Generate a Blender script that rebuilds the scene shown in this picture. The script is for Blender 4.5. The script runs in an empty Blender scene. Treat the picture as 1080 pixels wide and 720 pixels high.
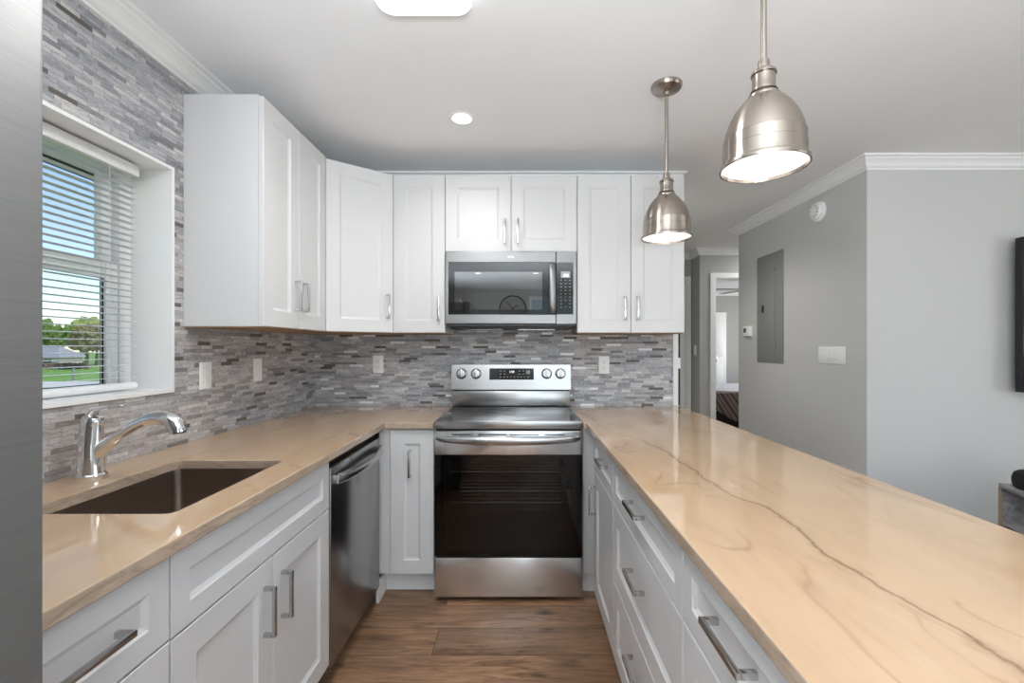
import bpy, bmesh, math, random
from mathutils import Vector, Matrix
random.seed(7)
PI = math.pi
S = bpy.context.scene
C = S.collection

# ------------------------------------------------------------ camera, world, light, exposure
cam_d = bpy.data.cameras.new('camera'); cam = bpy.data.objects.new('camera', cam_d); C.objects.link(cam)
cam.location = (0, 0, 1.30); cam.rotation_euler = (PI/2, 0, 0)
cam_d.sensor_width = 36; cam_d.lens = 463/1080*36
cam_d.shift_x = -10/1080; cam_d.shift_y = 6/1080
cam_d.clip_start = 0.02; cam_d.clip_end = 400
S.camera = cam
S.view_settings.view_transform = 'Standard'; S.view_settings.look = 'None'
S.view_settings.gamma = 1; S.view_settings.use_curve_mapping = False
S.view_settings.exposure = 0.0

w = bpy.data.worlds.new('world'); S.world = w; w.use_nodes = True
nt = w.node_tree; bg = nt.nodes['Background']
sky = nt.nodes.new('ShaderNodeTexSky'); sky.sky_type = 'NISHITA'; sky.sun_disc = False
sky.sun_elevation = math.radians(50); sky.sun_rotation = math.radians(90); sky.altitude = 0; sky.air_density = 1.0; sky.dust_density = 0.4; sky.ozone_density = 2.0
nt.links.new(sky.outputs[0], bg.inputs[0]); bg.inputs[1].default_value = 0.23

def sun():
    d = bpy.data.lights.new('sun', 'SUN'); d.energy = 3.0; d.angle = math.radians(0.6); d.color = (1, .96, .9)
    o = bpy.data.objects.new('sun', d); C.objects.link(o)
    o.rotation_euler = Vector((-.62, .25, -.75)).to_track_quat('-Z', 'Y').to_euler()
sun()
def area(name, loc, direction, sx, sy, power, col=(1, 1, 1)):
    d = bpy.data.lights.new(name, 'AREA'); d.shape = 'RECTANGLE'; d.size = sx; d.size_y = sy; d.energy = power; d.color = col
    o = bpy.data.objects.new(name, d); C.objects.link(o); o.location = loc
    o.rotation_euler = Vector(direction).to_track_quat('-Z', 'Y').to_euler()
    return o
# added fill for daylight at assumed unseen openings: rear sliding doors, living room, bedroom
area('rear_fill', (1.6, -3.62, 1.2), (0, 1, 1.0), 2.9, 2.1, 52, (.845, .93, 1))
area('living_fill', (5.62, -.6, 1.35), (-1, 0, 1.0), 3.0, 2.0, 54, (.845, .93, 1))
area('bedroom_fill', (5.6, 7.3, 1.5), (-1, 0, 0), 1.6, 1.3, 45, (.98, .99, 1))

area('left_fill', (-1.28, -1.8, 1.5), (1, .4, .6), 1.2, 1.2, 75, (.845, .93, 1))  # added fill from the left, this wall has no window
area('ceiling_fill', (.10, -.80, 1.20), (0, 0, 1), .7, .7, 112, (.845, .93, 1))     # added fill aimed at the ceiling, unseen behind the camera
# ------------------------------------------------------------ material helpers
def mat(name, col=(.8, .8, .8), rough=.5, metal=0.0, **kw):
    m = bpy.data.materials.new(name); m.use_nodes = True
    b = m.node_tree.nodes['Principled BSDF']
    b.inputs['Base Color'].default_value = (*col, 1); b.inputs['Roughness'].default_value = rough; b.inputs['Metallic'].default_value = metal
    for k, v in kw.items():
        b.inputs[k.replace('_', ' ')].default_value = v
    return m
class N:
    def __init__(s, m): s.m = m; s.t = m.node_tree; s.b = s.t.nodes['Principled BSDF']
    def n(s, typ, **kw):
        x = s.t.nodes.new(typ)
        for k, v in kw.items(): setattr(x, k, v)
        return x
    def l(s, a, b): s.t.links.new(a, b)
    def coord(s, scale=(1, 1, 1), loc=(0, 0, 0), rot=(0, 0, 0), kind='Object'):
        tc = s.n('ShaderNodeTexCoord'); mp = s.n('ShaderNodeMapping')
        mp.inputs['Scale'].default_value = scale; mp.inputs['Location'].default_value = loc; mp.inputs['Rotation'].default_value = rot
        s.l(tc.outputs[kind], mp.inputs[0]); return mp.outputs[0]
    def noise(s, vec, scale=5, detail=4, rough=.5, dist=0):
        x = s.n('ShaderNodeTexNoise'); x.inputs['Scale'].default_value = scale; x.inputs['Detail'].default_value = detail
        x.inputs['Roughness'].default_value = rough; x.inputs['Distortion'].default_value = dist
        s.l(vec, x.inputs['Vector']); return x.outputs['Fac']
    def ramp(s, fac, pts, interp='LINEAR'):
        r = s.n('ShaderNodeValToRGB'); cr = r.color_ramp; cr.interpolation = interp
        while len(cr.elements) < len(pts): cr.elements.new(0.5)
        for e, (p, c) in zip(cr.elements, pts):
            e.position = p; e.color = (*c, 1) if len(c) == 3 else c
        s.l(fac, r.inputs[0]); return r.outputs[0]
    def math(s, op, a, b=None, c=None):
        x = s.n('ShaderNodeMath', operation=op)
        for i, v in enumerate((a, b, c)):
            if v is None: continue
            if isinstance(v, (int, float)): x.inputs[i].default_value = v
            else: s.l(v, x.inputs[i])
        return x.outputs[0]
    def mix(s, fac, a, b, typ='MIX'):
        x = s.n('ShaderNodeMix', data_type='RGBA', blend_type=typ)
        for sock, v in ((x.inputs[0], fac), (x.inputs[6], a), (x.inputs[7], b)):
            if isinstance(v, (int, float)): sock.default_value = v
            elif isinstance(v, tuple): sock.default_value = (*v, 1)
            else: s.l(v, sock)
        return x.outputs[2]
    def bump(s, h, strength=.3, dist=.002):
        x = s.n('ShaderNodeBump'); x.inputs['Strength'].default_value = strength; x.inputs['Distance'].default_value = dist
        s.l(h, x.inputs['Height']); s.l(x.outputs[0], s.b.inputs['Normal'])
    def col(s, c): s.l(c, s.b.inputs['Base Color'])
    def rough(s, c): s.l(c, s.b.inputs['Roughness'])

def paint(name, col, rough=.55, bump=.05, var=.02):
    m = mat(name, col, rough); n = N(m); v = n.coord()
    a = n.noise(v, 1.3, 3); lo = tuple(c*(1-var) for c in col); hi = tuple(min(1, c*(1+var)) for c in col)
    n.col(n.ramp(a, [(.3, lo), (.7, hi)])); n.bump(n.noise(v, 180, 2), bump, .001); return m
def steel(name, col=(.62, .62, .61), rough=.26, axis='x', streak=.12, an=.6):
    m = mat(name, col, rough, 1.0); n = N(m)
    sc = {'x': (3, 3, 600), 'z': (600, 600, 3), 'y': (3, 3, 600)}[axis]
    f = n.noise(n.coord(sc), 1, 3, .6)
    m.node_tree.nodes['Principled BSDF'].inputs['Anisotropic'].default_value = an
    tv = n.n('ShaderNodeCombineXYZ'); tv.inputs[2].default_value = 1; n.l(tv.outputs[0], n.b.inputs['Tangent'])
    n.bump(f, streak, .0006)
    n.col(n.ramp(f, [(.3, tuple(c*.92 for c in col)), (.7, tuple(min(1, c*1.06) for c in col))]))
    return m
def emit(name, col, strength):
    m = bpy.data.materials.new(name); m.use_nodes = True; b = m.node_tree.nodes['Principled BSDF']
    b.inputs['Base Color'].default_value = (.8, .8, .8, 1)
    b.inputs['Emission Color'].default_value = (*col, 1); b.inputs['Emission Strength'].default_value = strength
    return m
def pane_mat(name, tint=(1, 1, 1), gloss=.08, grough=.0, gcol=(1, 1, 1)):
    m = bpy.data.materials.new(name); m.use_nodes = True; t = m.node_tree; t.nodes.remove(t.nodes['Principled BSDF'])
    out = t.nodes['Material Output']; a = t.nodes.new('ShaderNodeBsdfTransparent'); g = t.nodes.new('ShaderNodeBsdfGlossy'); x = t.nodes.new('ShaderNodeMixShader')
    a.inputs[0].default_value = (*tint, 1); g.inputs['Roughness'].default_value = grough; g.inputs['Color'].default_value = (*gcol, 1)
    lw = t.nodes.new('ShaderNodeLayerWeight'); lw.inputs[0].default_value = .5
    pw = t.nodes.new('ShaderNodeMath'); pw.operation = 'POWER'; pw.inputs[1].default_value = 4; t.links.new(lw.outputs['Facing'], pw.inputs[0])
    ad = t.nodes.new('ShaderNodeMath'); ad.operation = 'MULTIPLY_ADD'; ad.inputs[1].default_value = .8; ad.inputs[2].default_value = gloss; t.links.new(pw.outputs[0], ad.inputs[0])
    t.links.new(ad.outputs[0], x.inputs[0]); t.links.new(a.outputs[0], x.inputs[1]); t.links.new(g.outputs[0], x.inputs[2]); t.links.new(x.outputs[0], out.inputs[0])
    return m

def stone_mosaic():
    """split stone strips: rows 15 mm high, strips of uneven length"""
    m = mat('stone_mosaic', (.4, .4, .4), .55); n = N(m)
    g = n.n('ShaderNodeNewGeometry'); sx = n.n('ShaderNodeSeparateXYZ'); n.l(g.outputs['Position'], sx.inputs[0])
    u = n.math('ADD', sx.outputs[0], sx.outputs[1]); v = sx.outputs[2]
    rv = n.math('DIVIDE', v, .0152); row = n.math('FLOOR', rv); fr = n.math('FRACT', rv)
    wn = n.n('ShaderNodeTexWhiteNoise', noise_dimensions='1D'); n.l(row, wn.inputs['W'])
    ww = n.math('MULTIPLY_ADD', u, 12.0, n.math('MULTIPLY', row, 17.31))
    ww = n.math('ADD', ww, wn.outputs['Value'])
    def vor(feature):
        x = n.n('ShaderNodeTexVoronoi', voronoi_dimensions='1D', feature=feature); x.inputs['Scale'].default_value = 1; x.inputs['Randomness'].default_value = .85
        n.l(ww, x.inputs['W']); return x
    cell = vor('F1'); edge = vor('DISTANCE_TO_EDGE')
    sc = n.n('ShaderNodeSeparateColor'); n.l(cell.outputs['Color'], sc.inputs[0]); r1, r2, r3 = sc.outputs
    # strip colours
    grey = n.ramp(r1, [(0, (.17, .175, .19)), (.12, (.26, .265, .285)), (.4, (.34, .345, .365)), (.7, (.40, .40, .41)), (.9, (.47, .465, .455)), (1, (.54, .53, .515))])
    tan = n.ramp(r1, [(0, (.23, .195, .17)), (.12, (.34, .30, .275)), (.5, (.43, .39, .37)), (.85, (.50, .46, .435)), (1, (.56, .52, .49))])
    big = n.noise(n.coord((1, 1, 1.6), (3.1, .4, 1.7)), 1.5, 2, .5)
    # the wall beside the window and low beside the sink is built of the browner sheets
    yy = n.math('ADD', sx.outputs[0], sx.outputs[1])
    brown = n.math('SUBTRACT', 1.0, n.math('SMOOTH_MIN', 1.0, n.math('MAXIMUM', 0.0, n.math('MULTIPLY_ADD', yy, 1.0, .15)), .1))
    sel = n.math('ADD', n.math('MULTIPLY', n.math('SUBTRACT', big, .5), 2.2), n.math('MULTIPLY_ADD', n.math('MULTIPLY', brown, n.math('LESS_THAN', v, 1.62)), .62, .16))
    sel = n.math('ADD', sel, n.math('MULTIPLY', n.math('SUBTRACT', r3, .5), .5))
    selc = n.n('ShaderNodeClamp'); n.l(sel, selc.inputs[0])
    base = n.mix(selc.outputs[0], grey, tan)
    # stone veining
    p = n.n('ShaderNodeCombineXYZ'); n.l(n.math('MULTIPLY_ADD', u, 14, n.math('MULTIPLY', r1, 40)), p.inputs[0]); n.l(n.math('MULTIPLY', v, 55), p.inputs[1]); n.l(r2, p.inputs[2])
    ve = n.noise(p.outputs[0], 1.3, 7, .72, 2.2)
    base = n.mix(.85, base, n.ramp(ve, [(.32, (.40, .40, .41)), (.44, (.88, .88, .89)), (.56, (1.12, 1.12, 1.11)), (.70, (1.65, 1.65, 1.62))]), 'MULTIPLY')
    # rare dark strips, rare polished glass strips with glints put into the pale colour
    dark = n.math('LESS_THAN', r2, .035); base = n.mix(dark, base, (.11, .095, .085))
    pale = n.math('MULTIPLY', n.math('GREATER_THAN', r2, .965), n.math('GREATER_THAN', sx.outputs[1], 2.88)); base = n.mix(pale, base, (.74, .75, .76))
    # joints
    e1 = n.math('LESS_THAN', edge.outputs['Distance'], .012)
    e2 = n.math('LESS_THAN', fr, .06)
    jt = n.math('MAXIMUM', e1, e2)
    base = n.mix(n.math('MULTIPLY', jt, .55), base, (.12, .12, .12))
    base = n.mix(1.0, base, (1.10, 1.11, 1.13), 'MULTIPLY')
    n.col(base)
    n.rough(n.mix(pale, n.ramp(r3, [(0, (.35,)*3), (1, (.65,)*3)]), (.12, .12, .12)))
    h = n.math('ADD', n.math('MULTIPLY', n.math('SUBTRACT', 1, jt), n.math('MULTIPLY_ADD', r3, .7, .3)), n.math('MULTIPLY', ve, .35))
    n.bump(h, .55, .003)
    return m

def quartzite():
    m = mat('quartzite', (.6, .45, .32), .07); n = N(m); m.node_tree.nodes['Principled BSDF'].inputs['Coat Weight'].default_value = .3
    co = n.coord((2.6, .75, 1)); cl = n.noise(co, 1.5, 8, .6, .8)
    base = n.ramp(cl, [(.25, (.49, .32, .195)), (.45, (.555, .38, .24)), (.6, (.59, .415, .265)), (.8, (.65, .485, .335))])
    # faint streaks running along the slab
    st = n.noise(n.coord((3.2, 1.1, 1), (2, 3, 0), (0, 0, .2)), 1.0, 3, .5, 1.1)
    l1 = n.math('ABSOLUTE', n.math('SUBTRACT', st, .5))
    msk = n.ramp(n.noise(n.coord((2, 2, 1), (9, 2, 0)), 1.6, 2), [(.45, (0,)*3), (.65, (1,)*3)])
    base = n.mix(n.math('MULTIPLY', n.ramp(l1, [(0, (.55,)*3), (.004, (.25,)*3), (.014, (0,)*3)]), msk), base, (.28, .155, .075))
    st2 = n.noise(n.coord((5, 2.2, 1), (7, 1, 0), (0, 0, -.15)), 1.0, 9, .7, 1.5)
    base = n.mix(n.ramp(st2, [(.50, (0,)*3), (.72, (.25,)*3)]), base, (.38, .235, .13))
    # the long dark crack-like vein of the right slab
    tc = n.n('ShaderNodeTexCoord'); sx = n.n('ShaderNodeSeparateXYZ'); n.l(tc.outputs['Object'], sx.inputs[0])
    yn = n.math('DIVIDE', sx.outputs[1], 3.0)
    fc = n.n('ShaderNodeFloatCurve'); cu = fc.mapping.curves[0]
    pts = [(0, .62), (.13, .61), (.231, .584), (.265, .572), (.30, .585), (.347, .59), (.387, .547), (.45, .54), (.573, .52), (.69, .40), (.80, .37), (1, .33)]
    cu.points[0].location = pts[0]; cu.points[1].location = pts[-1]
    for p in pts[1:-1]: cu.points.new(*p)
    fc.mapping.update(); n.l(yn, fc.inputs['Value'])
    wob = n.noise(n.coord((9, 9, 1)), 1, 5, .65)
    dx = n.math('ABSOLUTE', n.math('ADD', n.math('SUBTRACT', sx.outputs[0], fc.outputs[0]), n.math('MULTIPLY', n.math('SUBTRACT', wob, .5), .05)))
    wid = n.noise(n.coord((6, 6, 1), (5, 5, 0)), 1, 2)
    dxx = n.math('DIVIDE', dx, n.math('MULTIPLY_ADD', wid, 1.6, .2))
    base = n.mix(n.ramp(dxx, [(0, (.75,)*3), (.0022, (.5,)*3), (.005, (.12,)*3), (.02, (0,)*3)]), base, (.15, .075, .03))
    # polished top stays golden, the edge is greyer, shade put into its colour
    n.col(base)
    return m

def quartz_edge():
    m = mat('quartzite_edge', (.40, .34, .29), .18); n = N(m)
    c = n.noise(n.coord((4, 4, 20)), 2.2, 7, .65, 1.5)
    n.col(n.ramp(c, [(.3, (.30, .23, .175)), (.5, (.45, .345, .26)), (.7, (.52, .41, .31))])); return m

def wood_floor():
    m = mat('wood_floor', (.13, .07, .04), .42); n = N(m)
    br = n.n('ShaderNodeTexBrick'); br.offset = .37; br.offset_frequency = 2
    n.l(n.coord((1, 1, 1), (.38, .105, 0)), br.inputs['Vector'])
    for k, v in (('Scale', 1.0), ('Mortar Size', .0016), ('Mortar Smooth', .1), ('Bias', 0), ('Brick Width', 1.22), ('Row Height', .178)): br.inputs[k].default_value = v
    br.inputs['Color1'].default_value = (0, 0, 0, 1); br.inputs['Color2'].default_value = (1, 1, 1, 1); br.inputs['Mortar'].default_value = (0, 0, 0, 1)
    pl = n.n('ShaderNodeSeparateColor'); n.l(br.outputs['Color'], pl.inputs[0])
    tc = n.n('ShaderNodeTexCoord'); va = n.n('ShaderNodeVectorMath', operation='ADD'); cx = n.n('ShaderNodeCombineXYZ')
    n.l(n.math('MULTIPLY', pl.outputs[0], 9.0), cx.inputs[0]); n.l(n.math('MULTIPLY', pl.outputs[0], 5.0), cx.inputs[2]); n.l(tc.outputs['Object'], va.inputs[0]); n.l(cx.outputs[0], va.inputs[1])
    mp = n.n('ShaderNodeMapping'); mp.inputs['Scale'].default_value = (2.2, 19, 1); n.l(va.outputs[0], mp.inputs[0])
    gr = n.noise(mp.outputs[0], 1.6, 10, .68, 1.6)
    mp2 = n.n('ShaderNodeMapping'); mp2.inputs['Scale'].default_value = (1.8, 6, 1); n.l(va.outputs[0], mp2.inputs[0])
    pa = n.noise(mp2.outputs[0], 1.0, 3, .5, .4)
    base = n.ramp(gr, [(.22, (.06, .030, .016)), (.38, (.20, .107, .060)), (.5, (.29, .162, .09)), (.62, (.36, .212, .122)), (.8, (.50, .315, .19))])
    base = n.mix(1.0, base, n.ramp(pa, [(.3, (.66, .66, .66)), (.7, (1.2, 1.2, 1.2))]), 'MULTIPLY')
    base = n.mix(1.0, base, n.ramp(pl.outputs[0], [(0, (.80, .80, .80)), (1, (1.14, 1.12, 1.1))]), 'MULTIPLY')
    vo = n.n('ShaderNodeTexVoronoi'); vo.inputs['Scale'].default_value = 1.0; mp3 = n.n('ShaderNodeMapping'); mp3.inputs['Scale'].default_value = (3.4, 7.5, 1); n.l(va.outputs[0], mp3.inputs[0]); n.l(mp3.outputs[0], vo.inputs['Vector'])
    kd = n.math('ADD', vo.outputs['Distance'], n.math('MULTIPLY', n.math('SUBTRACT', gr, .5), .25))
    base = n.mix(n.ramp(kd, [(.04, (.95,)*3), (.10, (.55,)*3), (.21, (0,)*3)]), base, (.03, .015, .009))
    base = n.mix(n.math('MULTIPLY', br.outputs['Fac'], .7), base, (.02, .012, .008))
    n.col(base); n.bump(n.math('SUBTRACT', gr, n.math('MULTIPLY', br.outputs['Fac'], 1.0)), .25, .002)
    n.rough(n.ramp(gr, [(.3, (.5,)*3), (.7, (.36,)*3)]))
    return m

M = {}
M['cab'] = paint('cabinet_paint', (.665, .665, .667), .32, .01, .006)
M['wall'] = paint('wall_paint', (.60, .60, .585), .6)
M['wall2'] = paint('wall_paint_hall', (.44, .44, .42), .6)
M['ceil'] = paint('ceiling_paint', (.90, .905, .91), .8)
M['trim'] = paint('trim_paint', (.90, .90, .89), .35, .01, .005)
M['stone'] = stone_mosaic()
M['quartz'] = quartzite(); M['edge'] = quartz_edge()
M['floor'] = wood_floor()
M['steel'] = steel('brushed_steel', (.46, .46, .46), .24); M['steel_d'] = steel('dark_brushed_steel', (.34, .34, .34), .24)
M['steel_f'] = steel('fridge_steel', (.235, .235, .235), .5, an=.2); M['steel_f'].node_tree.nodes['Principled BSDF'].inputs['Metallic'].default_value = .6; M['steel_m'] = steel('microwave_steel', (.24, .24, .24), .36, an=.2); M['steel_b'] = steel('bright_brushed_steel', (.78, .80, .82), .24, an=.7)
M['chrome'] = mat('chrome', (.80, .80, .81), .07, 1.0); M['satin'] = mat('satin_nickel', (.56, .56, .56), .22, 1.0)
M['sink'] = steel('sink_steel', (.34, .28, .24), .34, 'x', .06)
M['blackglass'] = mat('black_glass', (.012, .012, .013), .04); M['black'] = mat('black_plastic', (.012, .012, .012), .4)
M['cooktop'] = mat('ceramic_glass', (.02, .02, .022), .05)
M['burner'] = mat('burner_ring_print', (.13, .13, .13), .12)
M['plastic'] = mat('white_plastic', (.93, .93, .92), .3); M['slot'] = mat('dark_slot', (.08, .08, .08), .5)
M['gap'] = mat('plate_gap', (.5, .5, .49), .6); M['print'] = mat('printed_legend', (.42, .42, .42), .5)
M['woodply'] = mat('birch_underside', (.36, .22, .12), .5)
M['lcd'] = mat('lcd', (.36, .38, .38), .2)
M['lcd_lit'] = emit('lcd_lit', (.95, .97, 1), .8)
M['panelgrey'] = mat('grey_enamel', (.25, .255, .255), .42)
M['glass'] = pane_mat('window_glass', (.97, .98, .98), .04)
M['ovenglass'] = pane_mat('oven_glass', (.34, .34, .34), .035); M['mwglass'] = pane_mat('microwave_glass', (.20, .20, .20), .11)
M['cavity'] = mat('oven_enamel', (.045, .045, .05), .3)
M['vinyl'] = mat('white_vinyl', (.84, .85, .85), .35); M['slat'] = mat('blind_slat', (.70, .72, .75), .4); M['cord'] = mat('blind_cord', (.75, .75, .74), .8)
M['tvblack'] = mat('television_black', (.012, .012, .013), .15)
def _nickel():
    m = mat('brushed_nickel', (.40, .35, .305), .27, 1.0, Anisotropic=.9); n = N(m)
    tg = n.n('ShaderNodeCombineXYZ'); tg.inputs[2].default_value = 1; n.l(tg.outputs[0], n.b.inputs['Tangent'])
    n.bump(n.noise(n.coord((4, 4, 500)), 1, 2), .06, .0005); return m
M['nickel'] = _nickel()
M['bulbwhite'] = emit('frosted_shade_inside', (1, .97, .93), 1.9)
M['lampwhite'] = emit('lamp_diffuser', (1, .99, .97), 3.0)

# ------------------------------------------------------------ mesh helpers
def box(bm, x0, x1, y0, y1, z0, z1, bev=0):
    r = bmesh.ops.create_cube(bm, size=1)
    for v in r['verts']:
        v.co = Vector(((x0+x1)/2 + v.co.x*(x1-x0), (y0+y1)/2 + v.co.y*(y1-y0), (z0+z1)/2 + v.co.z*(z1-z0)))
    if bev > 0:
        es = list({e for v in r['verts'] for e in v.link_edges})
        bmesh.ops.bevel(bm, geom=es, offset=bev, segments=2, profile=.5, affect='EDGES')
def rings(bm, loops, cap0=True, cap1=True):
    vs = [[bm.verts.new(p) for p in lp] for lp in loops]
    k = len(vs[0])
    for a, b in zip(vs, vs[1:]):
        for i in range(k):
            try: bm.faces.new((a[i], a[(i+1) % k], b[(i+1) % k], b[i]))
            except ValueError: pass
    if cap0: bm.faces.new(list(reversed(vs[0])))
    if cap1: bm.faces.new(vs[-1])
def lathe(bm, prof, seg=48, c=(0, 0, 0), axis='z', cap0=False, cap1=False):
    lp = []
    for r, h in prof:
        l = []
        for i in range(seg):
            a = 2*PI*i/seg; x, y = r*math.cos(a), r*math.sin(a)
            p = {'z': (x, y, h), 'y': (x, -h, y), 'x': (h, x, y)}[axis]
            l.append((p[0]+c[0], p[1]+c[1], p[2]+c[2]))
        lp.append(l)
    rings(bm, lp, cap0, cap1)
def tube(bm, pts, radii, seg=16, squash=None, up=(0, 1, 0), cap=True):
    pts = [Vector(p) for p in pts]; lp = []
    if not hasattr(radii, '__len__'): radii = [radii]*len(pts)
    for i, p in enumerate(pts):
        t = (pts[min(i+1, len(pts)-1)] - pts[max(i-1, 0)]).normalized()
        s = Vector(up).cross(t)
        if s.length < 1e-4: s = Vector((1, 0, 0)).cross(t)
        s.normalize(); q = t.cross(s)
        r = radii[i]; ra, rb = (r if isinstance(r, tuple) else (r, r))
        lp.append([p + s*ra*math.cos(2*PI*k/seg) + q*rb*math.sin(2*PI*k/seg) for k in range(seg)])
    rings(bm, lp, cap, cap)
def spline(pts, n=6):
    P = [Vector(p) for p in pts]; out = []
    for i in range(len(P)-1):
        p0, p1, p2, p3 = P[max(i-1, 0)], P[i], P[i+1], P[min(i+2, len(P)-1)]
        for k in range(n):
            t = k/n
            out.append(.5*((2*p1) + (p2-p0)*t + (2*p0-5*p1+4*p2-p3)*t*t + (3*p1-p0-3*p2+p3)*t**3))
    out.append(P[-1]); return out
def rrect(x0, x1, y0, y1, r, z, n=5):
    pts = []
    for cx, cy, a0 in ((x1-r, y1-r, 0), (x0+r, y1-r, 90), (x0+r, y0+r, 180), (x1-r, y0+r, 270)):
        for i in range(n+1):
            a = math.radians(a0 + 90*i/n); pts.append((cx+r*math.cos(a), cy+r*math.sin(a), z))
    return pts
def obj(name, bm, m, parent=None, smooth=False, recalc=True, loc=None):
    if recalc: bmesh.ops.recalc_face_normals(bm, faces=bm.faces[:])
    me = bpy.data.meshes.new(name); bm.to_mesh(me); bm.free()
    ms = m if isinstance(m, (list, tuple)) else [m]
    for q in ms: me.materials.append(q)
    if smooth:
        for p in me.polygons: p.use_smooth = True
        me.set_sharp_from_angle(angle=math.radians(32))
    o = bpy.data.objects.new(name, me); C.objects.link(o)
    if parent: o.parent = parent
    if loc: o.location = loc
    return o
def B(name, m, boxes, parent=None, bev=0, loc=None):
    bm = bmesh.new()
    for b in boxes: box(bm, *b, bev=bev)
    return obj(name, bm, m, parent, loc=loc, smooth=bev > 0)
def tag(o, label=None, cat=None, group=None, kind=None):
    if label: o['label'] = label
    if cat: o['category'] = cat
    if group: o['group'] = group
    if kind: o['kind'] = kind
    return o
def thing(name, label, cat, loc=(0, 0, 0), rz=0, group=None):
    o = bpy.data.objects.new(name, None); C.objects.link(o); o.empty_display_size = .05
    o.location = loc; o.rotation_euler = (0, 0, rz); return tag(o, label, cat, group)
def struct(o): o['kind'] = 'structure'; return o
def copy_tree(o, parent=None):
    c = o.copy(); C.objects.link(c)
    if parent: c.parent = parent
    for ch in [x for x in bpy.data.objects if x.parent == o]: copy_tree(ch, c)
    return c
def text_mesh(name, s, size, m, parent, loc, rot=(PI/2, 0, 0)):
    cu = bpy.data.curves.new('txt', 'FONT'); cu.body = s; cu.size = size; cu.align_x = 'CENTER'; cu.align_y = 'CENTER'; cu.extrude = .0003
    t = bpy.data.objects.new('txt', cu); C.objects.link(t)
    dg = bpy.context.evaluated_depsgraph_get(); me = bpy.data.meshes.new_from_object(t.evaluated_get(dg))
    bpy.data.objects.remove(t); me.materials.clear(); me.materials.append(m)
    o = bpy.data.objects.new(name, me); C.objects.link(o); o.parent = parent; o.location = loc; o.rotation_euler = rot; return o

# ------------------------------------------------------------ room shell
LX, BY, H = -1.36, 2.90, 2.44
RX, FY = 2.08, 2.643
struct(B('floor', M['floor'], [(-1.56, 5.7, -3.75, 9.25, -.10, 0)]))
struct(B('ceiling', M['ceil'], [(-1.62, 5.8, -3.8, 9.35, H, H+.12)]))
WY0, WY1, WZ0, WZ1 = .74, 1.716, 1.125, 2.0
wl = B('wall_left', [M['stone']], [(LX-.26, LX, .30, WY0, 0, H), (LX-.26, LX, WY1, BY+.12, 0, H), (LX-.26, LX, WY0, WY1, 0, WZ0), (LX-.26, LX, WY0, WY1, WZ1, H)]); struct(wl)
struct(B('wall_left.001', M['wall'], [(LX-.26, LX, -3.7, .30, 0, H)]))
struct(B('wall_back', M['wall'], [(LX, 1.0, BY+.008, BY+.12, 0, H)]))
struct(B('wall_right', M['wall'], [(RX, RX+.12, FY, 4.205, 0, H)]))
struct(B('wall_living', M['wall'], [(RX+.12, 5.55, FY, FY+.12, 0, H)]))
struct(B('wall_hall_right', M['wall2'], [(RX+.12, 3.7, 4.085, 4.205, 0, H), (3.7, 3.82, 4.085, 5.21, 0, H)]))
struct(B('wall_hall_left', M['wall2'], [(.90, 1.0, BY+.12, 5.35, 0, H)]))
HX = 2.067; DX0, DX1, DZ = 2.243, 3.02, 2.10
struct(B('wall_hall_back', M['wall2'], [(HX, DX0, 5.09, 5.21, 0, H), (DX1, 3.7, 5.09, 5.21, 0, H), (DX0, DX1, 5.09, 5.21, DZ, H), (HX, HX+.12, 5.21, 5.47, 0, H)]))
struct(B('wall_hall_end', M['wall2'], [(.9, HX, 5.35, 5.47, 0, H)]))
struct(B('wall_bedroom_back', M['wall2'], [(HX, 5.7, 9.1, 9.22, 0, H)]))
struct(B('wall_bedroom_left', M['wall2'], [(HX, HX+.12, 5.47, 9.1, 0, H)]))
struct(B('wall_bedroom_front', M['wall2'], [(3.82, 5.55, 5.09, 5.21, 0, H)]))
struct(B('wall_east', M['wall'], [(5.55, 5.67, -3.7, -2.1, 0, H), (5.55, 5.67, .9, 6.5, 0, H), (5.55, 5.67, 8.1, 9.22, 0, H), (5.55, 5.67, -2.1, .9, 0, .35), (5.55, 5.67, -2.1, .9, 2.35, H),
                                     (5.55, 5.67, 6.5, 8.1, 0, .85), (5.55, 5.67, 6.5, 8.1, 2.15, H)]))
struct(B('wall_rear', M['wall'], [(LX, .15, -3.67, -3.55, 0, H), (3.05, 5.55, -3.67, -3.55, 0, H), (.15, 3.05, -3.67, -3.55, 2.3, H)]))

# crown mouldings
PROF = [(0, -.074), (.007, -.074), (.010, -.066), (.016, -.062), (.022, -.056), (.030, -.042), (.042, -.029), (.052, -.022), (.054, -.016), (.062, -.013), (.070, -.011), (.070, 0), (0, 0)]
def crown(name, p0, p1, nrm, m0=0, m1=0, prof=PROF, z=H, material=None):
    p0, p1, nrm = Vector((*p0, 0)), Vector((*p1, 0)), Vector((*nrm, 0)); d = (p1-p0).normalized()
    A = [p0 + nrm*o - d*o*m0 + Vector((0, 0, z-.0005+dz)) for o, dz in prof]; Bq = [p1 + nrm*o + d*o*m1 + Vector((0, 0, z-.0005+dz)) for o, dz in prof]
    bm = bmesh.new(); rings(bm, [A, Bq]); return struct(obj(name, bm, material or M['trim']))
crown('trim_1', (LX, .3), (LX, BY), (1, 0), 0, -1)
crown('trim_2', (LX, BY+.008), (1.0, BY+.008), (0, -1), -1, 1)
crown('trim_3', (RX, FY), (RX, 4.205), (-1, 0), 1, 1)
crown('trim_4', (RX, FY), (5.55, FY), (0, -1), 1, 0)
crown('trim_5', (HX, 5.09), (3.7, 5.09), (0, -1), 1, 0)
crown('trim_6', (HX, 5.09), (HX, 5.35), (-1, 0), 1, -1)
crown('trim_7', (1.0, 5.35), (HX, 5.35), (0, -1), 0, -1)
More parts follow.
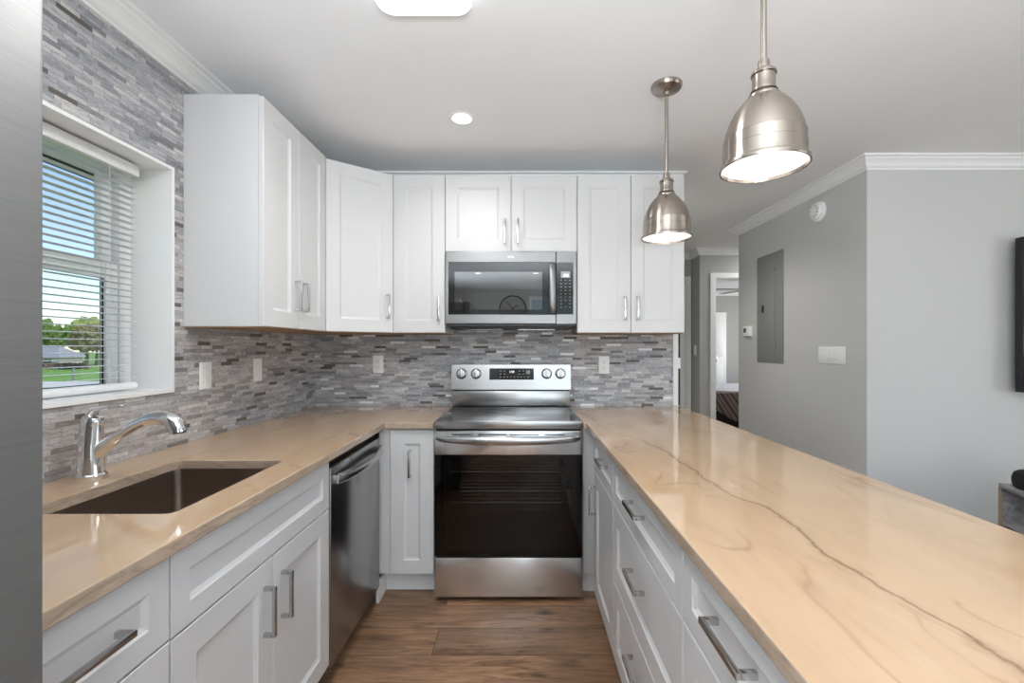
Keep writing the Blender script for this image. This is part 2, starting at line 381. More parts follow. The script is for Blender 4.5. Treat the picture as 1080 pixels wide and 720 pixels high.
crown('trim_8', (1.0, BY+.008), (1.0, 5.35), (1, 0), 1, 0)
crown('trim_9', (RX, 4.205), (3.7, 4.205), (0, 1), 1, 0)
crown('trim_10', (HX+.12, 9.1), (5.55, 9.1), (0, -1))
# white end jamb of the back wall with a black strip at the door gap and strike plate
j = struct(B('trim_11', M['trim'], [(1.001, 1.034, BY-.006, BY+.12, .915, H-.08)], bev=.002))
B('gap_strip', M['black'], [(.0335, .0475, .001, .100, .915, H-.08)], j, loc=(1.001, BY, 0))
B('strike_plate', M['satin'], [(.028, .048, -.004, .001, 1.16, 1.23)], j, loc=(1.001, BY, 0))
# door casings in the hall
def casing(name, x0, x1, y, ztop, w=.058, t=.018):
    return struct(B(name, M['trim'], [(x0-w, x0, y-t, y, 0, ztop+w), (x1, x1+w, y-t, y, 0, ztop+w), (x0, x1, y-t, y, ztop, ztop+w),
                                      (x0-.003, x0+.012, y, y+.12, 0, ztop), (x1-.012, x1+.003, y, y+.12, 0, ztop), (x0+.012, x1-.012, y, y+.12, ztop-.012, ztop)]))
casing('trim_12', DX0, DX1, 5.09, DZ)
casing('trim_13', 1.22, 2.002, 5.35, 2.10)
d1 = struct(B('door_1', M['trim'], [(1.235, 1.988, 5.30, 5.335, .01, 2.085)], bev=.002))
B('door_panel', M['trim'], [(1.34, 1.56, 5.296, 5.30, .25, .95), (1.66, 1.88, 5.296, 5.30, .25, .95), (1.34, 1.56, 5.296, 5.30, 1.1, 1.95), (1.66, 1.88, 5.296, 5.30, 1.1, 1.95)], d1, .003)
d2 = struct(B('door_2', M['trim'], [(3.55, 4.22, 9.04, 9.085, .01, 2.02)], bev=.002))
B('door_panel', M['trim'], [(3.62, 3.86, 9.03, 9.04, .25, .95), (3.92, 4.15, 9.03, 9.04, .25, .95), (3.62, 3.86, 9.03, 9.04, 1.1, 1.9), (3.92, 4.15, 9.03, 9.04, 1.1, 1.9)], d2, .003)
B('door_handle', M['satin'], [(3.985, 4.005, 8.99, 9.03, 1.0, 1.12)], d2, .003)
# baseboards
for nm, bx in (('baseboard_right', (RX-.014, RX, FY-.014, 4.205, .001, .10)), ('baseboard_living', (RX, 5.55, FY-.014, FY, .001, .10)), ('baseboard_hall', (3.08, 3.7, 5.076, 5.09, .001, .10))):
    struct(B(nm, M['trim'], [bx], bev=.003))

# ------------------------------------------------------------ kitchen window (left wall)
wx = LX-.155                      # room side of the vinyl frame
wn = struct(B('window_1', M['trim'], [   # white lined recess with a bead on the tile edge
    (wx-.01, LX+.004, WY1-.012, WY1, WZ0, WZ1), (wx-.01, LX+.004, WY0, WY0+.012, WZ0, WZ1),
    (wx-.01, LX+.004, WY0+.012, WY1-.012, WZ1-.012, WZ1), (wx-.01, LX+.006, WY0+.012, WY1-.012, WZ0, WZ0+.014)]))
GY0, GY1 = .86, 1.605
B('window_frame', M['vinyl'], [(wx-.07, wx, WY0+.012, WY0+.06, WZ0+.014, WZ1-.012), (wx-.07, wx, 1.655, WY1-.012, WZ0+.014, WZ1-.012),
    (wx-.07, wx, WY0+.06, 1.655, 1.962, WZ1-.012), (wx-.07, wx, WY0+.06, 1.655, WZ0+.014, 1.15)], wn, .003)
up = B('window_sash', M['vinyl'], [(wx-.055, wx-.03, WY0+.06, WY0+.11, 1.57, 1.962), (wx-.055, wx-.03, 1.61, 1.655, 1.57, 1.962), (wx-.055, wx-.03, WY0+.11, 1.61, 1.935, 1.962), (wx-.055, wx-.03, WY0+.11, 1.61, 1.57, 1.622)], wn, .003)
lo = B('window_sash', M['vinyl'], [(wx-.03, wx-.005, WY0+.06, WY0+.11, 1.15, 1.612), (wx-.03, wx-.005, 1.605, 1.655, 1.15, 1.612), (wx-.03, wx-.005, WY0+.11, 1.605, 1.552, 1.612), (wx-.03, wx-.005, WY0+.11, 1.605, 1.15, 1.163)], wn, .003)
B('window_pane', M['glass'], [(wx-.044, wx-.041, WY0+.11, 1.61, 1.622, 1.935)], up)
B('window_pane', M['glass'], [(wx-.019, wx-.016, WY0+.11, 1.605, 1.163, 1.552)], lo)
B('glazing_bead', M['black'], [(wx-.022, wx-.013, WY0+.11, 1.605, 1.163, 1.168), (wx-.022, wx-.013, 1.600, 1.605, 1.168, 1.552)], lo)

# venetian blind: each slat its own part
bl = thing('venetian_blind', 'white horizontal slat blind hanging in the kitchen window recess above the sink', 'blind', (LX-.10, 1.21, WZ0+.014))
BYH = .445
B('headrail', M['vinyl'], [(-.022, .022, -BYH, BYH, .80, .842)], bl, .004)
bm = bmesh.new(); tube(bm, [(0, -BYH, .018), (0, BYH, .018)], (.016, .014), 14, up=(0, 0, 1)); obj('bottom_rail', bm, M['vinyl'], bl, True)
z = .050; k = 0; slat0 = None
while z < .79:
    if slat0 is None:
        bm = bmesh.new(); lp = []
        for yy in (-BYH, BYH):
            top = [(-.0125 + .025*i/6, yy, .0018*(1-((i-3)/3)**2)) for i in range(7)]
            lp.append(top + [(p[0], p[1], p[2]-.0007) for p in reversed(top)])
        rings(bm, lp); slat0 = obj('slat', bm, M['slat'], bl, True); slat0.location = (0, 0, z); slat0.rotation_euler = (0, math.radians(-4), 0)
    else:
        s = slat0.copy(); C.objects.link(s); s.location = (0, 0, z)
    z += .0229
for yy in (-.33, .0, .33):
    bm = bmesh.new(); tube(bm, [(.0145, yy, .02), (.0145, yy, .81)], .0009, 5, up=(0, 1, 0)); tube(bm, [(-.0145, yy, .02), (-.0145, yy, .81)], .0009, 5); obj('ladder_cord', bm, M['cord'], bl)

# ------------------------------------------------------------ backsplash
tag(B('backsplash', M['stone'], [(LX+.001, 1.0, BY, BY+.0075, .884, 1.44)]), 'grey split-stone mosaic backsplash on the wall behind the range', 'backsplash')

# ------------------------------------------------------------ cabinets
def shaker(bm, x0, x1, z0, z1, y=0.0, t=.019, rail=.070, dep=.008, sl=.010):
    """front face at y-t, back at y; recessed centre panel with a sloped moulding"""
    f = y-t; b = .0015
    if min(x1-x0, z1-z0) < .2: rail = min(rail, (min(x1-x0, z1-z0))*.29)
    def L(i, yy): return [(x0+i, yy, z0+i), (x1-i, yy, z0+i), (x1-i, yy, z1-i), (x0+i, yy, z1-i)]
    rings(bm, [L(0, y), L(0, f+b), L(b, f), L(rail, f), L(rail+.002, f+.003), L(rail+sl, f+dep-.001), L(rail+sl+.002, f+dep)])
def pull(parent, x, z, y, vertical, length=.140, name='handle'):
    bm = bmesh.new(); h = length/2; p = .034; a = .006
    if vertical:
        box(bm, -a, a, -p, -p+.009, -h, h, .0012); box(bm, -a, a, -p+.009, 0, -h, -h+.010, .0008); box(bm, -a, a, -p+.009, 0, h-.010, h, .0008)
    else:
        box(bm, -h, h, -p, -p+.009, -a, a, .0012); box(bm, -h, -h+.010, -p+.009, 0, -a, a, .0008); box(bm, h-.010, h, -p+.009, 0, -a, a, .0008)
    o = obj(name, bm, M['satin'], parent, True); o.location = (x, y, z); return o
def cabinet(name, label, loc, rz, wd, dp, z0, z1, fronts, base=False, toe=.10, finish_sides=True, cat='cabinet'):
    t = thing(name, label, cat, (loc[0], loc[1], 0), rz)
    p = .016
    zb = z0
    boxes = [(0, p, 0, dp, zb, z1), (wd-p, wd, 0, dp, zb, z1), (p, wd-p, dp-p, dp, zb, z1), (p, wd-p, 0, dp-p, zb, zb+p)]
    if not base: boxes.append((p, wd-p, 0, dp-p, z1-p, z1))
    else: boxes += [(p, wd-p, 0, .018, z1-.03, z1), (p, wd-p, 0, .018, zb+p, zb+.05)]
    boxes.append((p, wd-p, .018, .024, zb+p, z1-.03 if base else z1-p))
    if base: boxes = boxes[:-1]
    B('carcass', M['cab'], boxes, t)
    if base: B('toe_kick', M['trim'], [(0, wd, .070, .082, .001, zb-.001)], t)
    else: B('underside', M['woodply'], [(.001, wd-.001, .001, dp, z0-.004, z0-.0005)], t)
    for f in fronts:
        kind, x0, x1, a, b = f[:5]; h = f[5] if len(f) > 5 else None
        bm = bmesh.new(); shaker(bm, x0, x1, a, b, -.001); o = obj(kind, bm, M['cab'], t)
        if h:
            v, hx, hz = h; pull(o, hx, hz, -.020, v)
    return t
G = .0015
# ---- wall cabinets
UZ0, UZ1 = 1.385, 2.305
# left wall pair: front plane x=-1.06 ; local x = world y
cabinet('wall_cabinet', 'tall white two-door wall cabinet on the stone wall beside the window', (-1.059, 1.766), PI/2, .566, .30, UZ0, UZ1+.012,
    [('door', G, .283-G, UZ0, UZ1+.006, (True, .283-.035, 1.535)), ('door', .283+G, .566-G, UZ0, UZ1+.006, (True, .283+.035, 1.535))])
# corner cabinet: pentagon carcass with a diagonal door
def corner_cab():
    t = thing('wall_cabinet', 'white corner wall cabinet with a diagonal door', 'cabinet', (-1.056, 2.336, 0), math.atan2(2.576-2.336, -.752+1.056))
    c, s = math.cos(t.rotation_euler.z), math.sin(t.rotation_euler.z)
    def loc(p): dx, dy = p[0]+1.056, p[1]-2.336; return (dx*c+dy*s, -dx*s+dy*c)
    wd = math.hypot(.304, .24)
    poly = [(-1.056, 2.336), (-.752, 2.576), (-.752, 2.893), (-1.357, 2.893), (-1.357, 2.336)]
    pl = [loc(p) for p in poly]
    bm = bmesh.new(); rings(bm, [[(x, y, UZ0) for x, y in pl], [(x, y, UZ1) for x, y in pl]]); obj('carcass', bm, M['cab'], t)
    bm = bmesh.new(); rings(bm, [[(x, y, UZ0-.004) for x, y in pl], [(x, y, UZ0-.0005) for x, y in pl]]); obj('underside', bm, M['woodply'], t)
    bm = bmesh.new(); shaker(bm, .010, wd-.010, UZ0, UZ1-.004, -.001); d = obj('door', bm, M['cab'], t)
    pull(d, wd-.045, 1.535, -.020, True)
corner_cab()
BFY = 2.586   # carcass front of the back wall cabinets
cabinet('wall_cabinet', 'narrow white single-door wall cabinet left of the microwave', (-.750, BFY), 0, .303, .307, UZ0, UZ1,
    [('door', G, .303-G, UZ0, UZ1-.002, (True, .303-.034, 1.525))])
cabinet('wall_cabinet', 'short white two-door wall cabinet directly above the microwave', (-.446, BFY), 0, .771, .307, 1.860, UZ1,
    [('door', G, .3855-G, 1.860, UZ1-.002, (True, .3855-.038, 1.975)), ('door', .3855+G, .771-G, 1.860, UZ1-.002, (True, .3855+.038, 1.975))])
cabinet('wall_cabinet', 'wide white two-door wall cabinet right of the microwave', (.326, BFY), 0, .627, .307, UZ0, UZ1,
    [('door', G, .3135-G, UZ0, UZ1-.002, (True, .3135-.038, 1.525)), ('door', .3135+G, .627-G, UZ0, UZ1-.002, (True, .3135+.038, 1.525))])

# ---- base cabinets; top of carcass at .883
CZ = .883
LFX = -.740   # carcass front plane of the left run
cabinet('base_cabinet', 'white drawer base cabinet next to the refrigerator', (LFX, .520), PI/2, .380, .60, .10, CZ,
    [('drawer', G, .380-G, .703, .872, (False, .195, .790)), ('drawer', G, .380-G, .407, .698, (False, .195, .58)), ('drawer', G, .380-G, .112, .402, (False, .195, .30))], True)
cabinet('base_cabinet', 'white two-door sink base cabinet beside the dishwasher', (LFX, .902), PI/2, .742, .60, .10, CZ,
    [('false_front', G, .742-G, .700, .872), ('door', G, .371-G, .112, .695, (True, .371-.045, .560)), ('door', .371+G, .742-G, .112, .695, (True, .371+.045, .560))], True)
# back corner base, door faces the camera
t = cabinet('base_cabinet', 'white corner base cabinet with one narrow door left of the range', (-.738, 2.285), 0, .287, .60, .128, CZ,
    [('door', .060, .287-G, .130, .872, (True, .165, .703))], True)
B('filler_strip', M['cab'], [(.002, .057, -.012, -.0005, .128, .882)], t)
B('kick_return', M['trim'], [(.0, .014, -.058, .069, .001, .100)], t)
# right of range: filler
t = thing('cabinet_filler', 'narrow white filler panel between the range and the peninsula drawers', 'panel', (.318, 2.285, 0))
B('filler_panel', M['cab'], [(0, .150, 0, .018, .128, .882)], t, .001); B('toe_kick', M['trim'], [(0, .120, .055, .067, .001, .126)], t)
# ---- peninsula: fronts face -x ; local x = world -y
PFX = .374
def pen(label, y1, wd, fronts): return cabinet('base_cabinet', label, (PFX, y1), -PI/2, wd, .60, .10, CZ, fronts, True)
dr3 = lambda wd: [('drawer', G, wd-G, .705, .872, (False, wd/2, .807)), ('drawer', G, wd-G, .410, .700, (False, wd/2, .590)), ('drawer', G, wd-G, .112, .405, (False, wd/2, .315))]
w1 = 2.135-1.700
pen('white peninsula base cabinet with a drawer over one door, nearest the range', 2.135, w1, [('drawer', G, w1-G, .705, .872, (False, w1*.62, .807)), ('door', G, w1-G, .112, .700, (True, .045, .570))])
pen('white peninsula cabinet with three wide drawers, middle of the row', 1.698, 1.698-.964, dr3(1.698-.964))
pen('white peninsula drawer cabinet closest to the viewer', .962, .962-.49, dr3(.962-.49))
pen('white peninsula drawer cabinet beside the viewer at the open end', .488, .488+.16, dr3(.488+.16))
# finished back panel of the peninsula
tag(B('peninsula_panel', M['cab'], [(.977, .995, -.16, 2.86, .001, .882)], bev=.002), 'white back panel under the bar side of the peninsula', 'panel')

# ------------------------------------------------------------ countertops
def slab(name, outer, z0, z1, hole=None, label='', bev=.003):
    bm = bmesh.new(); es = []
    for lp in ([outer] + ([hole] if hole else [])):
        vs = [bm.verts.new((x, y, z1)) for x, y in lp]
        for i in range(len(vs)): es.append(bm.edges.new((vs[i], vs[(i+1) % len(vs)])))
    bmesh.ops.triangle_fill(bm, use_beauty=True, edges=es)
    bmesh.ops.recalc_face_normals(bm, faces=bm.faces[:])
    fs = bm.faces[:]
    r = bmesh.ops.extrude_face_region(bm, geom=fs)
    for v in r['geom']:
        if isinstance(v, bmesh.types.BMVert): v.co.z = z0
    bmesh.ops.recalc_face_normals(bm, faces=bm.faces[:])
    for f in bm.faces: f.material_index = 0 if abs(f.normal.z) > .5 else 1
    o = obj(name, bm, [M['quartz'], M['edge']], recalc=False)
    md = o.modifiers.new('b', 'BEVEL'); md.width = bev; md.segments = 2; md.limit_method = 'ANGLE'; md.angle_limit = math.radians(50)
    return tag(o, label, 'countertop')
SX0, SX1, SY0, SY1 = -1.175, -.810, 1.02, 1.50
hole = [(x, y) for x, y, _ in rrect(SX0, SX1, SY0, SY1, .022, 0)]
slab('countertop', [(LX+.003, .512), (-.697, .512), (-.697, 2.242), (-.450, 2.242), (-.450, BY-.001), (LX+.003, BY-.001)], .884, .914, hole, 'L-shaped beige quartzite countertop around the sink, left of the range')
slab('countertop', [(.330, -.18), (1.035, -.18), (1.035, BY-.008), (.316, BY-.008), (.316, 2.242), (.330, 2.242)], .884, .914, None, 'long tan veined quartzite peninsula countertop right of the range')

# ------------------------------------------------------------ sink
t = thing('kitchen_sink', 'undermount dark stainless steel sink set in the left countertop', 'sink', ((SX0+SX1)/2, (SY0+SY1)/2, .70))
hx, hy = (SX1-SX0)/2+.004, (SY1-SY0)/2+.004
bm = bmesh.new()
def rl(i, z, r): return rrect(-hx+i, hx-i, -hy+i, hy-i, r, z)
rings(bm, [rl(-.012, .183, .03), rl(0, .183, .025), rl(.001, .16, .025), rl(.002, .03, .025), rl(.008, .012, .028), rl(.022, .004, .03), rl(.06, .001, .03)], False, True)
o = obj('basin', bm, M['sink'], t, True)
md = o.modifiers.new('s', 'SOLIDIFY'); md.thickness = .0015; md.offset = -1
bm = bmesh.new(); lathe(bm, [(.001, .0035), (.028, .0035), (.034, .005), (.045, .0055), (.047, .0025)], 32, (0, .1, 0)); obj('drain', bm, M['chrome'], t, True)

# ------------------------------------------------------------ faucet
t = thing('kitchen_faucet', 'chrome single-lever pull-out faucet behind the sink', 'faucet', (-1.262, 1.288, .9145), math.radians(4))
bm = bmesh.new(); lathe(bm, [(.001, 0), (.036, 0), (.037, .003), (.037, .013), (.034, .017), (.031, .018)], 40); obj('base_ring', bm, M['chrome'], t, True)
bm = bmesh.new()
tube(bm, spline([(0, 0, .016), (-.001, 0, .06), (-.001, 0, .11), (.002, 0, .155), (.006, 0, .185)], 5), [(r, r) for r in [.033-.0075*min(1, i/18) for i in range(17)] + [.0265, .0255, .023, .016]][:21], 28, up=(0, 1, 0)); obj('body', bm, M['chrome'], t, True)
bm = bmesh.new(); sp = spline([(.000, 0, .060), (.035, 0, .092), (.077, 0, .126), (.125, 0, .157), (.165, 0, .172), (.195, 0, .174)], 5)
tube(bm, sp, [(.022-.007*min(1, i/10), .022-.008*min(1, i/10)) for i in range(len(sp))], 24); obj('spout', bm, M['chrome'], t, True)
bm = bmesh.new(); sp = spline([(.150, 0, .169), (.180, 0, .1755), (.208, 0, .174), (.228, 0, .164), (.240, 0, .146), (.243, 0, .134)], 5)
tube(bm, sp, [(.0165+.0065*min(1, i/15), .0165+.0065*min(1, i/15)) for i in range(len(sp))], 24); obj('spray_head', bm, M['chrome'], t, True)
bm = bmesh.new(); lathe(bm, [(.001, -.001), (.019, -.001), (.019, .002)], 24, (.243, 0, .132)); obj('spray_face', bm, M['slot'], t)
bm = bmesh.new(); sp = spline([(-.001, 0, .150), (-.004, 0, .180), (.006, 0, .198), (.030, 0, .207), (.060, 0, .2115), (.092, 0, .215)], 5)
tube(bm, sp, [(.0145-.0115*min(1, i/16), .020-.011*min(1, i/24)) for i in range(len(sp)-1)] + [(.001, .003)], 20); obj('lever', bm, M['chrome'], t, True)

# ------------------------------------------------------------ dishwasher
t = thing('dishwasher', 'stainless steel dishwasher between sink cabinet and back corner', 'dishwasher', (-.716, 1.6485, 0), PI/2)
W = .570
B('tub', M['black'], [(.002, W-.002, .032, .59, .105, .865)], t)
B('door', M['steel_d'], [(0, W, 0, .030, .092, .846)], t, .004)
B('kick_plate', M['black'], [(0, W, .085, .10, .001, .103)], t)
bm = bmesh.new(); pts = []
for i in range(25):
    a = i/24; pts.append((.035+(W-.07)*a, -.012-.040*math.sin(PI*a)**.7, .795))
tube(bm, pts, [(.011, .020) for _ in pts], 16, up=(0, 0, 1))
box(bm, .026, .046, -.022, .001, .778, .812, .003); box(bm, W-.046, W-.026, -.022, .001, .778, .812, .003)
obj('handle', bm, M['steel'], t, True)

# ------------------------------------------------------------ range
RW = .752
t = thing('electric_range', 'freestanding stainless steel electric range with black glass oven door', 'range', (-.443, 2.232, 0))
F = 0.0
B('body', M['black'], [(.004, .016, .030, .62, .03, .905), (RW-.016, RW-.004, .030, .62, .03, .905), (.016, RW-.016, .60, .62, .03, .905), (.016, RW-.016, .030, .60, .03, .05), (.016, RW-.016, .03, .60, .86, .905)], t)
bm = bmesh.new(); box(bm, .05, RW-.05, .59, .599, .25, .80); box(bm, .05, RW-.05, .035, .59, .245, .25); box(bm, .05, RW-.05, .035, .59, .80, .805); box(bm, .045, .05, .035, .59, .25, .80); box(bm, RW-.05, RW-.045, .035, .59, .25, .80); obj('oven_cavity', bm, M['cavity'], t)
for zz in (.49, .55, .65):
    bm = bmesh.new()
    for k in range(9): tube(bm, [(.06+.0, .06+k*.06, zz), (RW-.06, .06+k*.06, zz)], 0.0013 if k else .0042, 6, up=(0, 0, 1))
    for xx in (.06, .25, .50, RW-.06): tube(bm, [(xx, .06, zz-.003), (xx, .54, zz-.003)], .0025, 6, up=(0, 0, 1))
    obj('oven_rack', bm, M['chrome'], t, True)
for xx in (.056, RW-.056):
    bm = bmesh.new()
    for zz in (.34, .44, .52, .60, .68, .75): tube(bm, [(xx, .07, zz), (xx, .55, zz)], .003, 6, up=(0, 0, 1))
    for yy in (.08, .3, .54): tube(bm, [(xx, yy, .30), (xx, yy, .78)], .003, 6)
    obj('rack_support', bm, M['satin'], t, True)
bm = bmesh.new(); box(bm, 0, RW, -.002, .008, .884, .9255, .003); box(bm, 0, .012, .008, .60, .898, .9235, .002); box(bm, RW-.012, RW, .008, .60, .898, .9235, .002); obj('cooktop_frame', bm, M['steel'], t, True)
ct = B('cooktop', M['cooktop'], [(.0125, RW-.0125, .0085, .565, .912, .9225)], t)
for cx, cy, r in ((.20, .16, .10), (.55, .16, .115), (.20, .42, .075), (.55, .42, .075), (.375, .45, .05)):
    bm = bmesh.new()
    for rr in (r, r*.62): lathe(bm, [(rr, .0001), (rr+.0016, .0001), (rr+.0016, .0003), (rr, .0003), (rr, .0001)], 48, (cx, cy, .9225))
    obj('burner_ring', bm, M['burner'], ct)
# door
dr = B('oven_door', M['steel_b'], [(0, RW, 0, .028, .753, .874)], t, .003)
B('door_frame', M['black'], [(0, .03, .004, .028, .235, .752), (RW-.03, RW, .004, .028, .235, .752), (.03, RW-.03, .004, .028, .235, .26), (.03, RW-.03, .004, .028, .735, .752)], dr)
B('door_glass', M['ovenglass'], [(.001, RW-.001, .0005, .0035, .236, .751)], dr)
B('vent_slot', M['black'], [(.09, .19, -.001, .001, .853, .858), (.222, .37, -.001, .001, .853, .858), (.382, .53, -.001, .001, .853, .858), (.562, .662, -.001, .001, .853, .858)], dr)
bm = bmesh.new(); lp = []
for i in range(33):
    a = i/32; x = .010+(RW-.020)*a; s = math.sin(PI*a)**.45 if 0 < a < 1 else 0
    y = -.006-.046*s; hh = .008+.012*s; zc = .838-.006*s; th = .007+.003*s
    lp.append([(x, y+th*math.cos(q)*1.0, zc+hh*math.sin(q)) for q in [2*PI*k/14 for k in range(14)]])
rings(bm, lp); box(bm, .010, .030, -.012, .001, .828, .848, .002); box(bm, RW-.030, RW-.010, -.012, .001, .828, .848, .002)
obj('handle', bm, M['steel'], dr, True)
bm = bmesh.new(); lathe(bm, [(.001, .001), (.006, .001), (.0065, 0)], 20, (.045, 0, .777), 'y'); obj('badge', bm, M['panelgrey'], dr)
B('storage_drawer', M['steel_b'], [(0, RW, 0, .028, .030, .229)], t, .003)
for xx in (.05, RW-.05):
    for yy in (.06, .56):
        bm = bmesh.new(); lathe(bm, [(.016, .001), (.016, .01), (.008, .012), (.008, .031)], 16, (xx, yy, 0), cap0=True, cap1=True); obj('foot', bm, M['satin'], t)
# backguard
gx0, gx1 = -.005, .759
bm = bmesh.new(); box(bm, gx0+.004, gx1-.006, .568, .640, .9260, 1.020, .003); obj('lower_back_panel', bm, M['steel'], t, True)
bm = bmesh.new(); box(bm, gx0+.006, gx1-.008, .570, .640, 1.020, 1.030); obj('back_vent', bm, M['black'], t)
bm = bmesh.new()
rings(bm, [[(x, .566, 1.030), (x, .645, 1.030), (x, .645, 1.190), (x, .590, 1.190), (x, .584, 1.188)] for x in (gx0, gx1-.001)]); bg_ = obj('control_panel', bm, M['steel'], t)
lean = math.atan2(.018, .158)
def onp(zz): return .566 + (zz-1.030)*(.018/.158)
dsp = thing_ = None
bm = bmesh.new(); box(bm, -.142, .142, -.0015, 0, -.036, .036, .0005); d_ = obj('display_panel', bm, M['blackglass'], bg_); d_.location = (.380, onp(1.128), 1.128); d_.rotation_euler = (-lean, 0, 0)
text_mesh('clock_digits', '1:08', .020, M['lcd_lit'], d_, (.0, -.0024, .014))
bm = bmesh.new()
for gx in (-.07, -.045, .05, .075):
    for gz in (.02, .0): box(bm, gx-.006, gx+.006, -.0020, -.0014, gz-.0015, gz+.0015)
for k in range(9): box(bm, -.076+k*.022, -.066+k*.022, -.0020, -.0014, -.020, -.017)
obj('button_legend', bm, M['print'], d_)
bm = bmesh.new(); box(bm, .092, .118, -.0022, -.0014, .0, .024); obj('button', bm, M['panelgrey'], d_)
for xx in (.060, .153, .604, .692):
    kk = bpy.data.objects.new('knob', None)
    bm = bmesh.new(); lathe(bm, [(.031, 0), (.031, .004), (.028, .006), (.026, .022), (.024, .026), (.001, .027)], 36, (0, 0, 0), 'y', cap0=True)
    box(bm, -.007, .007, -.036, -.024, -.025, .027, .002)
    kn = obj('knob', bm, M['chrome' if False else 'steel'], bg_, True); kn.location = (xx+.0, onp(1.130), 1.130); kn.rotation_euler = (-lean, 0, 0)
    bm = bmesh.new(); lathe(bm, [(.034, .0002), (.034, .0012), (.0315, .0014), (.0315, .0002)], 36, (0, 0, 0), 'y'); obj('dial_ring', bm, M['slot'], kn)

# ------------------------------------------------------------ microwave
MY = 2.548
t = thing('microwave', 'stainless steel over-the-range microwave mounted above the stove', 'microwave', (-.440, MY, 1.42))
W, Hm = .758, .437
bm = bmesh.new(); box(bm, .004, .016, .03, .345, .014, Hm-.003); box(bm, W-.016, W-.004, .03, .345, .014, Hm-.003); box(bm, .016, W-.016, .03, .345, Hm-.015, Hm-.003); box(bm, .016, W-.016, .335, .345, .014, Hm-.015); box(bm, .016, W-.016, .03, .335, .014, .026); obj('housing', bm, M['black'], t)
bm = bmesh.new(); box(bm, .02, W-.02, .04, .34, -.012, .013, .004); box(bm, .004, W-.004, .004, .34, .001, .0135, .002); obj('vent_base', bm, M['black'], t)
for xx in (.10, .42):
    B('grease_filter', M['satin'], [(xx, xx+.22, .10, .30, -.0145, -.0125)], t)
# door: steel frame with a window
gx0, gx1, gz0, gz1 = .016, .640, .070, .372
dr = bpy.data.objects.new('door', None)
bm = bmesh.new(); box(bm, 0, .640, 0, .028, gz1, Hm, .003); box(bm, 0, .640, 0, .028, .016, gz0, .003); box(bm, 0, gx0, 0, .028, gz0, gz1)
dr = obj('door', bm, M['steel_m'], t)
B('window_border', M['blackglass'], [(gx0, .052, -.001, .02, gz0, gz1), (.560, .638, -.001, .02, gz0, gz1), (.052, .560, -.001, .02, gz0, gz0+.028), (.052, .560, -.001, .02, gz1-.055, gz1)], dr)
B('window_pane', M['mwglass'], [(.052, .560, -.001, .004, gz0+.028, gz1-.055)], dr)
bm = bmesh.new(); box(bm, .05, .56, .30, .305, .05, .38); box(bm, .045, .05, .03, .30, .05, .38); box(bm, .56, .565, .03, .30, .05, .38); box(bm, .05, .56, .03, .30, .045, .05); box(bm, .05, .56, .03, .30, .38, .385); obj('cooking_cavity', bm, mat('microwave_cavity', (.30, .30, .29), .4), t)
bm = bmesh.new(); lathe(bm, [(.001, .004), (.13, .004), (.14, .010), (.142, .010), (.13, .001), (.001, .001)], 40, (.305, .165, .055)); obj('turntable', bm, M['blackglass'], t, True)
bm = bmesh.new(); lp = []
for i in range(21):
    a = i/20; zz = gz0+.008+(gz1-gz0-.016)*a; y = -.012-.024*math.sin(PI*a)**.6
    lp.append([(.618+.019*math.cos(q), y+.006*math.sin(q), zz) for q in [2*PI*k/14 for k in range(14)]])
rings(bm, lp); box(bm, .604, .632, -.016, .001, gz0+.008, gz0+.024, .002); box(bm, .604, .632, -.016, .001, gz1-.024, gz1-.008, .002); obj('handle', bm, M['steel_m'], dr, True)
bm = bmesh.new(); lathe(bm, [(.011, .0002), (.011, .0010), (.0092, .0010), (.0092, .0002)], 32, (0, 0, 0), 'y')
o = obj('emblem', bm, M['chrome'], dr); o.location = (.378, 0, .403); o.scale = (1.5, 1, .55)
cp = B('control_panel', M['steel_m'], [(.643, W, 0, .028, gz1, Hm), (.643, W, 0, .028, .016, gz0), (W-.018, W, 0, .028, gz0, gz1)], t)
B('keypad', M['blackglass'], [(.643, W-.018, -.001, .026, gz0, gz1)], cp, .0)
B('display', M['lcd'], [(.668, .722, -.002, -.0012, .282, .320)], cp); B('display_digits', M['lcd_lit'], [(.684, .712, -.0026, -.0021, .290, .304)], cp)
bm = bmesh.new()
for r in range(9):
    for c in range(3):
        wv = .006 if r > 2 else .009
        if r == 7 and c == 1: continue
        x = .670+c*.0255; zz = .268-r*.0195; box(bm, x-wv/2, x+wv/2, -.0020, -.0012, zz-.0016, zz+.0016)
obj('button_legend', bm, M['print'], cp)

# ------------------------------------------------------------ refrigerator
t = thing('refrigerator', 'tall brushed stainless steel refrigerator at the left edge of the view', 'refrigerator', (-.616, -.402, 0), PI/2)
B('case', M['panelgrey'], [(0, .905, .002, .70, .03, 1.77)], t, .004)
for a, b in ((0, .4505), (.4545, .905)):
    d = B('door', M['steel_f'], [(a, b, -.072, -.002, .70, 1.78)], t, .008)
    hx_ = b-.04 if a == 0 else a+.04
    bm = bmesh.new(); tube(bm, [(hx_, -.125, .85), (hx_, -.125, 1.60)], .010, 14); box(bm, hx_-.01, hx_+.01, -.125, -.072, .87, .90, .002); box(bm, hx_-.01, hx_+.01, -.125, -.072, 1.55, 1.58, .002); obj('handle', bm, M['steel'], d, True)
d = B('freezer_drawer', M['steel_f'], [(0, .905, -.072, -.002, .07, .69)], t, .008)
bm = bmesh.new(); tube(bm, [(.10, -.125, .61), (.80, -.125, .61)], .010, 14, up=(0, 0, 1)); box(bm, .12, .15, -.125, -.072, .60, .62, .002); box(bm, .75, .78, -.125, -.072, .60, .62, .002); obj('handle', bm, M['steel'], d, True)
B('foot_grille', M['black'], [(.02, .885, -.03, .002, .001, .065)], t)

